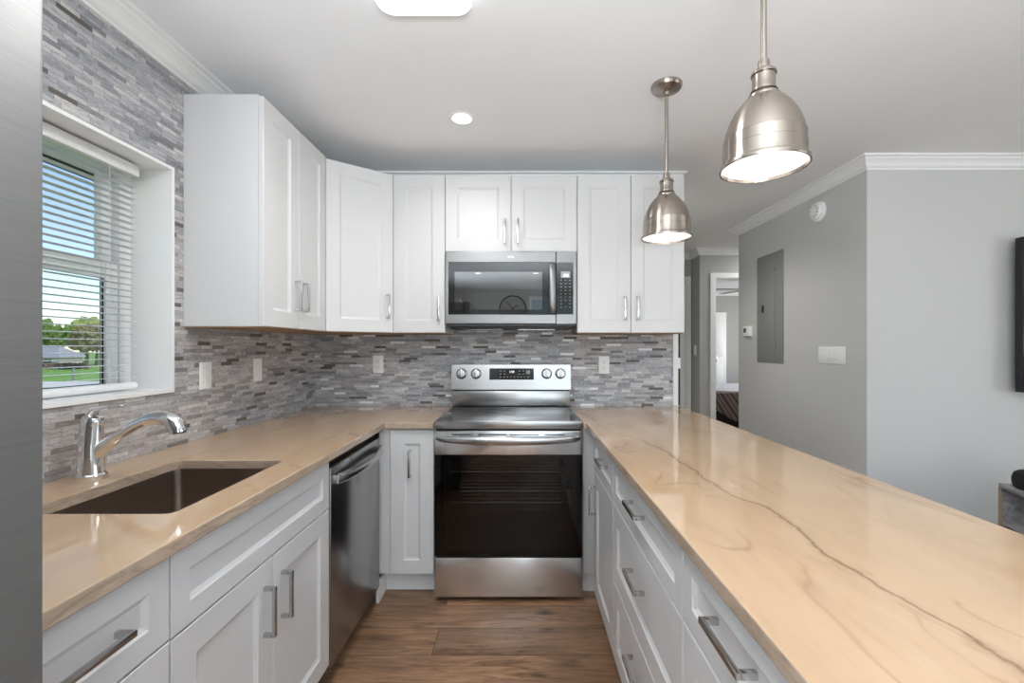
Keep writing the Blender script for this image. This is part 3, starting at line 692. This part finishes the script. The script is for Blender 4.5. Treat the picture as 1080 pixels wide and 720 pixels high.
# ------------------------------------------------------------ plates on walls
def plate(name, label, cat, loc, rz, gangs=1, style='duplex', pitch=.046):
    t = thing(name, label, cat, loc, rz); wd = .070 + pitch*(gangs-1); 
    B('cover_plate', M['plastic'], [(-wd/2, wd/2, -.006, -.0003, -.058, .058)], t, .0022)
    for g in range(gangs):
        cx = (g-(gangs-1)/2)*pitch
        if style == 'duplex':
            for s in (-1, 1):
                bm = bmesh.new(); box(bm, cx-.016, cx+.016, -.0078, -.006, s*.020-.014, s*.020+.014, .001); r = obj('receptacle', bm, M['plastic'], t, True)
                bm = bmesh.new(); box(bm, cx-.0075, cx-.0055, -.0082, -.0078, s*.020-.002, s*.020+.007); box(bm, cx+.0055, cx+.0075, -.0082, -.0078, s*.020-.001, s*.020+.006); box(bm, cx-.002, cx+.002, -.0082, -.0078, s*.020-.009, s*.020-.006); obj('slots', bm, M['slot'], r)
        else:
            B('rocker', M['plastic'], [(cx-.0165, cx+.0165, -.0085, -.006, -.033, .033)], t, .0015)
            B('rocker_gap', M['gap'], [(cx-.0172, cx-.0166, -.0064, -.006, -.034, .034), (cx+.0166, cx+.0172, -.0064, -.006, -.034, .034), (cx-.0172, cx+.0172, -.0064, -.006, .0335, .0343)], t)
    return t
plate('wall_outlet', 'white duplex outlet on the backsplash left of the range', 'outlet', (-.946, BY, 1.187), 0)
plate('wall_outlet', 'white duplex outlet on the backsplash right of the range', 'outlet', (.545, BY, 1.183), 0)
plate('light_switch', 'white rocker switch plate on the stone wall nearest the window', 'switch', (LX, 1.885, 1.178), PI/2, style='rocker')
plate('light_switch', 'white rocker switch plate on the stone wall nearer the corner', 'switch', (LX, 2.257, 1.183), PI/2, style='rocker')
plate('light_switch', 'wide white five-gang rocker switch plate on grey wall', 'switch', (RX, 2.94, 1.247), -PI/2, gangs=5, style='rocker')
plate('light_switch', 'small white switch plate in the hall beside the closed door', 'switch', (HX, 5.22, 1.26), -PI/2, style='rocker')

# smoke detector
t = thing('smoke_detector', 'round white smoke detector high on the grey wall', 'smoke detector', (RX, 3.06, 2.245), -PI/2)
bm = bmesh.new(); lathe(bm, [(.066, .0005), (.068, .004), (.068, .014), (.062, .018), (.060, .018)], 48, axis='y', cap0=True, cap1=True); obj('base', bm, M['plastic'], t, True)
bm = bmesh.new(); lathe(bm, [(.055, .018), (.056, .022), (.056, .034), (.050, .042), (.020, .044), (.001, .044)], 48, axis='y', cap0=True); hd = obj('sensor_head', bm, M['plastic'], t, True)
bm = bmesh.new(); lathe(bm, [(.001, .047), (.010, .047), (.011, .044)], 20, (.012, 0, -.018), 'y'); obj('test_button', bm, M['trim'], hd, True)
bm = bmesh.new()
for k in range(10):
    a = 2*PI*k/10; c, s = math.cos(a), math.sin(a)
    bm2v = len(bm.verts); box(bm, -.002, .002, -.0435, -.042, .030, .046)
    bm.verts.ensure_lookup_table()
    for v in bm.verts[bm2v:]: x, z = v.co.x, v.co.z; v.co.x, v.co.z = x*c - z*s, x*s + z*c
obj('vent_slots', bm, M['slot'], hd)

# thermostat
t = thing('thermostat', 'small white thermostat on grey wall beside the breaker panel', 'thermostat', (RX, 4.02, 1.445), -PI/2)
B('back_plate', M['plastic'], [(-.062, .062, -.006, -.0005, -.050, .050)], t, .002); B('case', M['plastic'], [(-.055, .055, -.028, -.006, -.043, .043)], t, .004)
B('screen', M['slot'], [(-.038, .010, -.0295, -.028, -.012, .028)], t)
# breaker panel
t = thing('breaker_panel', 'grey metal electrical breaker panel door flush on the grey wall', 'breaker panel', (RX, 3.674, 1.625), -PI/2)
B('frame', M['panelgrey'], [(-.194, .194, -.005, -.0005, -.455, .455)], t, .0015)
B('door', M['panelgrey'], [(-.180, .082, -.010, -.005, -.415, .415)], t, .002)
B('latch', M['black'], [(-.105, -.075, -.015, -.010, -.03, .03)], t, .002)
for zz in (-.30, .0, .32): B('hinge', M['satin'], [(.080, .094, -.014, -.005, zz-.014, zz+.014)], t, .002)

# ------------------------------------------------------------ lamps
def lamp_point(name, loc, power, r=.04, col=(1, .96, .9), parent=None):
    d = bpy.data.lights.new(name, 'POINT'); d.energy = power; d.shadow_soft_size = r; d.color = col
    o = bpy.data.objects.new(name, d); C.objects.link(o); o.location = loc
    if parent: o.parent = parent
def pendant(label, x, y):
    zr = 1.772
    t = thing('pendant_light', label, 'pendant light', (x, y, zr), 0)
    top = H - zr
    bm = bmesh.new(); lathe(bm, [(.066, top-.001), (.066, top-.008), (.060, top-.018), (.040, top-.026), (.014, top-.030), (.012, top-.045), (.001, top-.046)], 40, cap0=True); obj('canopy', bm, M['nickel'], t, True)
    bm = bmesh.new(); tube(bm, [(0, 0, .275), (0, 0, top-.03)], .0075, 16); obj('rod', bm, M['nickel'], t, True)
    bm = bmesh.new(); lathe(bm, [(.001, .284), (.013, .284), (.014, .282), (.014, .262), (.024, .258), (.030, .252), (.031, .246), (.0275, .243), (.0275, .212), (.030, .208), (.030, .203), (.034, .199)], 36, cap0=True); obj('socket_cap', bm, M['nickel'], t, True)
    out = [(.030, .200), (.036, .193), (.040, .188), (.040, .184), (.052, .174), (.070, .152), (.084, .125), (.093, .098), (.0965, .080), (.0985, .078), (.0985, .075), (.0980, .052), (.1000, .050), (.1000, .046), (.0995, .022), (.101, .014), (.107, .010), (.108, .004), (.107, 0)]
    inn = [(.103, 0), (.0975, .014), (.096, .022)]
    bm = bmesh.new(); lathe(bm, out + inn, 64); sh = obj('shade', bm, M['nickel'], t, True)
    bm = bmesh.new(); lathe(bm, [(.1025, .0035), (.0955, .022), (.094, .05), (.089, .098), (.080, .125), (.066, .150), (.048, .172), (.028, .190)], 48); obj('shade_lining', bm, M['trim'], sh, True)
    bm = bmesh.new(); lathe(bm, [(.001, .012), (.04, .0105), (.08, .0095), (.1000, .0085), (.1000, .0105), (.001, .0145)], 48); obj('diffuser', bm, M['bulbwhite'], t, True)
    lamp_point('pendant_bulb', (0, 0, -.03), .4, .08, parent=t)
pendant('brushed nickel dome pendant nearest the viewer, over the peninsula', .640, 1.160)
pendant('brushed nickel dome pendant farther away, in front of the wall cabinets', .632, 1.913)
# flush ceiling light
t = thing('ceiling_light', 'square white flush ceiling light with rounded corners, cut by the top edge', 'ceiling light', (-.312, 1.30, H), 0)
bm = bmesh.new(); rings(bm, [rrect(-.150, .150, -.150, .150, .05, z_) for z_ in (-.0005, -.022)]); obj('housing', bm, M['trim'], t)
bm = bmesh.new(); rings(bm, [rrect(-.152+i, .152-i, -.152+i, .152-i, .05, z_) for i, z_ in ((0, -.0225), (0, -.040), (.004, -.047), (.012, -.051), (.05, -.052))]); obj('diffuser', bm, M['lampwhite'], t, True)
d = bpy.data.lights.new('fixture_light', 'AREA'); d.shape = 'SQUARE'; d.size = .28; d.energy = 9; d.color = (1, .985, .97)
o = bpy.data.objects.new('fixture_light', d); C.objects.link(o); o.location = (0, 0, -.056); o.parent = t
def downlight(label, x, y, power=14):
    t = thing('recessed_light', label, 'recessed light', (x, y, H), 0)
    bm = bmesh.new(); lathe(bm, [(.048, -.0015), (.060, -.0045), (.066, -.003), (.067, -.0004), (.048, -.0004)], 40); obj('trim_ring', bm, M['trim'], t, True)
    bm = bmesh.new(); lathe(bm, [(.001, -.0025), (.040, -.0025), (.0475, -.0015)], 32); obj('lens', bm, emit('downlight_lens', (1, .99, .96), 9), t, True)
    d = bpy.data.lights.new('downlight', 'SPOT'); d.energy = power; d.spot_size = math.radians(140); d.spot_blend = .8; d.shadow_soft_size = .05; d.color = (1, .97, .92)
    o = bpy.data.objects.new('downlight', d); C.objects.link(o); o.location = (0, 0, -.012); o.parent = t
downlight('small round recessed light in the ceiling before the wall cabinets', -.297, 2.19, 10)
downlight('recessed ceiling light behind the viewer on the left, mirrored in the microwave', -.67, -1.67, 16)
downlight('recessed ceiling light behind the viewer on the right, mirrored in the microwave', .22, -1.67, 16)
downlight('added fill light in the hall ceiling, unseen behind the wall cabinets', 1.25, 3.55, 45)  # added spot that brightens the grey right wall, its fitting is assumed
def hall_fill(x, y, p):
    d = bpy.data.lights.new('hall_fill', 'AREA'); d.energy = p; d.size = .7; o = bpy.data.objects.new('hall_fill', d); C.objects.link(o); o.location = (x, y, H-.03)
hall_fill(3.05, 4.62, 13)  # added area light without a fitting, out of view, brightens the hall

# ------------------------------------------------------------ television, console and what stands on it
t = thing('television', 'large flat black television on the far wall, cut by the right edge', 'television', (3.75, FY, 1.49))
B('panel', M['tvblack'], [(-.83, .83, -.085, -.045, -.455, .455)], t, .004); B('wall_mount', M['black'], [(-.2, .2, -.045, -.0005, -.15, .15)], t)
def greywood():
    m = mat('grey_weathered_wood', (.2, .19, .19), .55); n = N(m); f = n.noise(n.coord((2, 14, 14)), 2, 6, .6, .5)
    n.col(n.ramp(f, [(.3, (.16, .155, .165)), (.5, (.31, .30, .31)), (.75, (.46, .45, .44))])); return m
GW = greywood(); GE = mat('oak_edge', (.36, .25, .16), .5)
def console():
    # near-left corner runs toward the viewer; local +x along (-.31,-.95), depth to +x world
    ang = math.atan2(-.95, -.31)
    t = thing('media_console', 'grey weathered wood media console with open shelves at the right edge', 'console', (2.466, 2.27, 0), ang)
    # local x: length toward viewer ; local y: to the right side of that direction -> world (+.95,-.31)
    L, D, Z = 1.10, .40, .60
    B('top', GW, [(0, L, 0, D, Z-.025, Z)], t, .002); B('shelf', GW, [(.022, L-.022, .005, D-.01, .395, .415)], t); B('bottom_shelf', GW, [(.022, L-.022, .005, D-.01, .08, .10)], t)
    B('side_panel', GW, [(0, .022, .003, D, .001, Z-.0255)], t); B('side_panel', GW, [(L-.022, L, .003, D, .001, Z-.0255)], t); B('divider', GW, [(L/2-.01, L/2+.01, .006, D-.01, .101, .394)], t)
    B('back_panel', GW, [(.022, L-.022, D-.009, D, .101, Z-.026)], t); B('edge_strip', GE, [(0, .022, -.001, .003, .001, Z-.0255)], t)
    return t
con = console()
def on_con(x, y, z): return con.matrix_basis @ Vector((x, y, z))
p = Matrix.Translation(con.location) @ Matrix.Rotation(con.rotation_euler.z, 4, 'Z') @ Vector((.10, .062, .601))
t = thing('speaker', 'rounded black speaker standing on the grey media console', 'speaker', p, con.rotation_euler.z)
bm = bmesh.new(); lathe(bm, [(.001, 0), (.045, 0), (.055, .008), (.060, .03), (.060, .055), (.052, .078), (.035, .090), (.001, .094)], 36); obj('body', bm, mat('speaker_cloth', (.008, .008, .009), .85), t, True)
bm = bmesh.new(); lathe(bm, [(.001, .0945), (.022, .0945), (.024, .0905)], 24); obj('top_control', bm, M['black'], t, True)
p2 = Matrix.Translation(con.location) @ Matrix.Rotation(con.rotation_euler.z, 4, 'Z') @ Vector((.17, .16, .4155))
t = thing('media_player', 'small black box lying on the shelf of the media console', 'media player', p2, con.rotation_euler.z)
B('case', M['black'], [(-.09, .09, -.07, .07, .003, .035)], t, .004); B('feet', M['slot'], [(-.08, -.06, -.05, -.03, 0, .003), (.06, .08, -.05, -.03, 0, .003), (-.08, -.06, .03, .05, 0, .003), (.06, .08, .03, .05, 0, .003)], t)

# ------------------------------------------------------------ bedroom
t = thing('bed', 'bed with white linen seen through the hall doorway', 'bed', (3.75, 7.75, 0))
B('base', M['black'], [(-.80, .80, -.93, .98, .10, .30)], t, .01)
for sx in (-.72, .72):
    for sy in (-.85, .9): B('leg', M['black'], [(sx-.03, sx+.03, sy-.03, sy+.03, 0, .10)], t)
B('mattress', mat('white_linen', (.75, .75, .78), .9), [(-.82, .82, -.95, 1.0, .301, .585)], t, .05)
def stripes():
    m = mat('striped_blanket', (.3, .2, .2), .95); n = N(m)
    wv = n.n('ShaderNodeTexWave', wave_type='BANDS', bands_direction='X'); wv.inputs['Scale'].default_value = 2.4; wv.inputs['Distortion'].default_value = .6; n.l(n.coord((1, .15, 1), rot=(0, .55, 0)), wv.inputs['Vector'])
    n.col(n.ramp(wv.outputs['Fac'], [(0, (.06, .05, .055)), (.25, (.30, .26, .24)), (.4, (.38, .17, .09)), (.55, (.10, .08, .09)), (.8, (.42, .38, .35)), (1, (.09, .07, .08))])); return m
bm = bmesh.new(); nx, ny = 40, 24; gridv = []
for i in range(nx+1):
    x = -.86 + 1.72*i/nx; row_ = []
    hem = .125 + min(.24, .75*abs(x+.45)) + .02*math.sin(x*11)
    for j_ in range(ny+1):
        a = j_/ny
        if a < .5: y = -.70 - .28*(a/.5); zz = .597 + .006*math.sin(x*9+y*7)
        else:
            b = (a-.5)/.5; y = -.985 - .02*math.sin(b*PI*.5) - .012*math.sin(x*22)*b; zz = .590 - (.590-hem)*b
        row_.append(bm.verts.new((x, y, zz)))
    gridv.append(row_)
for i in range(nx):
    for j_ in range(ny): bm.faces.new((gridv[i][j_], gridv[i+1][j_], gridv[i+1][j_+1], gridv[i][j_+1]))
bl_ = obj('blanket', bm, stripes(), None, True); bl_.location = (3.75, 7.75, 0); md = bl_.modifiers.new('s', 'SOLIDIFY'); md.thickness = .008
tag(bl_, 'brown and grey striped blanket draped over the foot of the bed', 'blanket')
t = thing('ceiling_fan', 'ceiling fan with flat blades in the bedroom beyond the hall', 'ceiling fan', (3.75, 7.2, 0))
bm = bmesh.new(); lathe(bm, [(.001, 2.439), (.06, 2.439), (.05, 2.40), (.012, 2.39), (.012, 2.31), (.10, 2.30), (.11, 2.26), (.09, 2.21), (.001, 2.20)], 32); obj('motor', bm, M['satin'], t, True)
for k in range(5):
    bm = bmesh.new(); box(bm, .10, .62, -.06, .06, 2.245, 2.253, .002); o = obj('blade', bm, GW, t); o.rotation_euler = (0, 0, 2*PI*k/5+PI)

# rear wall clock (mirrored in the microwave) and the assumed sliding door and window frames at the added fill lights
t = thing('wall_clock', 'round wall clock with dark hands behind the viewer, mirrored in the microwave', 'clock', (-.17, -3.55, 2.05), PI)
bm = bmesh.new(); lathe(bm, [(.26, .0005), (.27, .01), (.27, .03), (.255, .036), (.245, .030), (.245, .0005)], 48, axis='y'); obj('rim', bm, M['slot'], t, True)
bm = bmesh.new(); lathe(bm, [(.001, .012), (.246, .012), (.246, .002)], 48, axis='y', cap1=True); obj('face', bm, mat('clock_face', (.45, .44, .42), .5), t)
bm = bmesh.new(); box(bm, -.006, .006, -.018, -.016, -.02, .19); obj('minute_hand', bm, M['black'], t).rotation_euler = (0, .7, 0)
bm = bmesh.new(); box(bm, -.008, .008, -.015, -.0135, -.02, .12); obj('hour_hand', bm, M['black'], t).rotation_euler = (0, -.9, 0)
struct(B('window_2', M['trim'], [(.15, .20, -3.64, -3.58, .001, 2.3), (3.0, 3.05, -3.64, -3.58, .001, 2.3), (1.56, 1.64, -3.64, -3.58, .001, 2.3), (.2, 1.56, -3.64, -3.58, 2.24, 2.3), (1.64, 3.0, -3.64, -3.58, 2.24, 2.3)]))
struct(B('window_3', M['trim'], [(5.57, 5.62, -2.1, -2.04, .35, 2.35), (5.57, 5.62, .84, .9, .35, 2.35), (5.57, 5.62, -.63, -.57, .35, 2.35), (5.57, 5.62, -2.04, .84, .35, .40), (5.57, 5.62, -2.04, .84, 2.3, 2.35)]))
struct(B('window_4', M['trim'], [(5.57, 5.62, 6.5, 6.55, .85, 2.15), (5.57, 5.62, 8.05, 8.1, .85, 2.15)]))

# ------------------------------------------------------------ outside the kitchen window
def grass():
    m = mat('lawn', (.1, .2, .03), .9); n = N(m); f = n.noise(n.coord((1, 1, 1)), .9, 6, .7)
    n.col(n.ramp(f, [(.3, (.10, .22, .03)), (.6, (.20, .38, .05)), (.8, (.30, .46, .10))])); return m
gz = -3.2      # the kitchen is one storey up
struct(B('ground', grass(), [(-420, -1.8, -40, 420, gz-.2, gz)]))
struct(B('ground.001', mat('pale_concrete', (.62, .58, .52), .8), [(-160, -4, 49.0, 57.5, gz, gz+.02)]))
struct(B('ground.002', mat('asphalt', (.20, .20, .20), .9), [(-160, -4, 30, 44, gz, gz+.02)]))
so = struct(B('trim_14', mat('soffit_brown', (.12, .11, .07), .7), [(-2.27, LX-.262, -1.5, 6, 2.24, 2.30), (-2.30, -2.27, -1.5, 6, 2.19, 2.34)]))
def leafmat(name, a, b, c):
    m = mat(name, b, .8); n = N(m); f = n.noise(n.coord((1, 1, 1)), 2.6, 6, .75)
    n.col(n.ramp(f, [(.32, a), (.5, b), (.68, c)])); return m
LM = [leafmat('leaves_green', (.03, .07, .012), (.10, .19, .03), (.28, .36, .07)), leafmat('leaves_olive', (.05, .05, .02), (.16, .14, .05), (.33, .26, .11)), leafmat('leaves_yellow', (.07, .12, .02), (.26, .33, .06), (.45, .48, .12))]
bark = mat('bark', (.10, .07, .05), .9)
from mathutils import noise as mn
def tree(label, x, y, h, r, k, seed):
    t = thing('tree', label, 'tree', (x, y, gz), 0)
    bm = bmesh.new(); tube(bm, [(0, 0, -.05), (.05, .03, h*.3), (-.04, 0, h*.6)], [.32, .24, .16], 10); obj('trunk', bm, bark, t, True)
    rnd = random.Random(seed); bm = bmesh.new()
    for q in range(9):
        c = Vector((rnd.uniform(-.55, .55)*r, rnd.uniform(-.55, .55)*r, h-r*rnd.uniform(.35, 1.0))); rr = r*rnd.uniform(.42, .62)
        res = bmesh.ops.create_icosphere(bm, subdivisions=4, radius=rr)
        for v in res['verts']:
            d = mn.noise(v.co*1.1+c)*.45 + mn.noise(v.co*3.2+c)*.30; v.co = c + v.co*(1+d)
    obj('crown', bm, LM[k], t)
tr = [(-119, 108, 10.6, 4.6, 0), (-105.5, 109, 11.0, 4.7, 2), (-92.3, 107.5, 9.8, 4.4, 0), (-88.6, 89.5, 8.4, 3.3, 1), (-99.5, 127, 12.2, 5.0, 2), (-112.5, 126, 12.0, 5.0, 0), (-126, 127, 12, 5.0, 2), (-82.5, 104, 10, 3.6, 2)]
tl = ['green tree behind the left end of the neighbour house outside', 'yellow-green tree rising straight behind the neighbour house outside', 'dark green tree right of the neighbour house outside', 'small olive brown tree in front of the others, right of the neighbour house',
      'tall yellow-green tree at the back of the row outside', 'tall green tree at the back left of the row outside', 'tall yellow-green tree far left at the back outside', 'light green tree at the right end of the row outside']
for (x, y, h, r, k), l in zip(tr, tl): tree(l, x, y, h, r, k, int(-x*10))
t = thing('neighbour_house', 'low pale neighbour house with grey roof seen through the blind', 'house', (-100.0, 95, gz))
B('wall', mat('cream_stucco', (.60, .54, .48), .9), [(-16, 0, 0, 5, 0, 2.3)], t)
bm = bmesh.new(); rings(bm, [[(-16.8, -.8, 2.25), (.8, -.8, 2.25), (.8, 5.8, 2.25), (-16.8, 5.8, 2.25)], [(-13, 2.4, 4.7), (-2.6, 2.4, 4.7), (-2.6, 2.6, 4.7), (-13, 2.6, 4.7)]]); obj('roof', bm, mat('grey_shingle', (.30, .31, .34), .8), t)
for xx in (-13, -8, -3.5): B('window', mat('house_window', (.06, .08, .10), .1), [(xx, xx+1.8, -.04, 0, .8, 1.9)], t)
bm = bmesh.new()
for q in range(10):
    c = Vector((-101+q*1.15, 90.5, gz+.55)); res = bmesh.ops.create_icosphere(bm, subdivisions=3, radius=.75)
    for v in res['verts']: d = mn.noise(v.co*3+c)*.5; v.co = c + v.co*(1+d)
tag(obj('hedge', bm, leafmat('hedge_leaves', (.06, .04, .03), (.15, .09, .06), (.22, .17, .09))), 'low reddish brown hedge before the neighbour house', 'hedge')
t = thing('post', 'dark post standing by the pale driveway outside the window', 'post', (-60.2, 59.0, gz))
B('shaft', M['panelgrey'], [(-.08, .08, -.08, .08, 0, 1.6)], t, .01); B('base', M['panelgrey'], [(-.16, .16, -.16, .16, 0, .12)], t, .02); B('cap', M['panelgrey'], [(-.11, .11, -.11, .11, 1.6, 1.68)], t, .02)

for o in C.objects:
    if o.parent is None and 'label' in o.keys():
        g = {'wall_cabinet': 'white wall cabinets around the kitchen', 'pendant_light': 'pendant lights over the peninsula', 'recessed_light': 'recessed ceiling lights',
             'wall_outlet': 'outlets on the backsplash', 'light_switch': 'white wall switches', 'tree': 'trees outside the window', 'countertop': 'quartzite countertops'}.get(o.name.split('.')[0])
        if o.name.startswith('base_cabinet'): g = 'peninsula base cabinets' if 'peninsula' in o['label'] else 'base cabinets left of the range'
        if g: o['group'] = g
# tidy: drop empties that were never linked
for o in list(bpy.data.objects):
    if not o.users_collection: bpy.data.objects.remove(o)
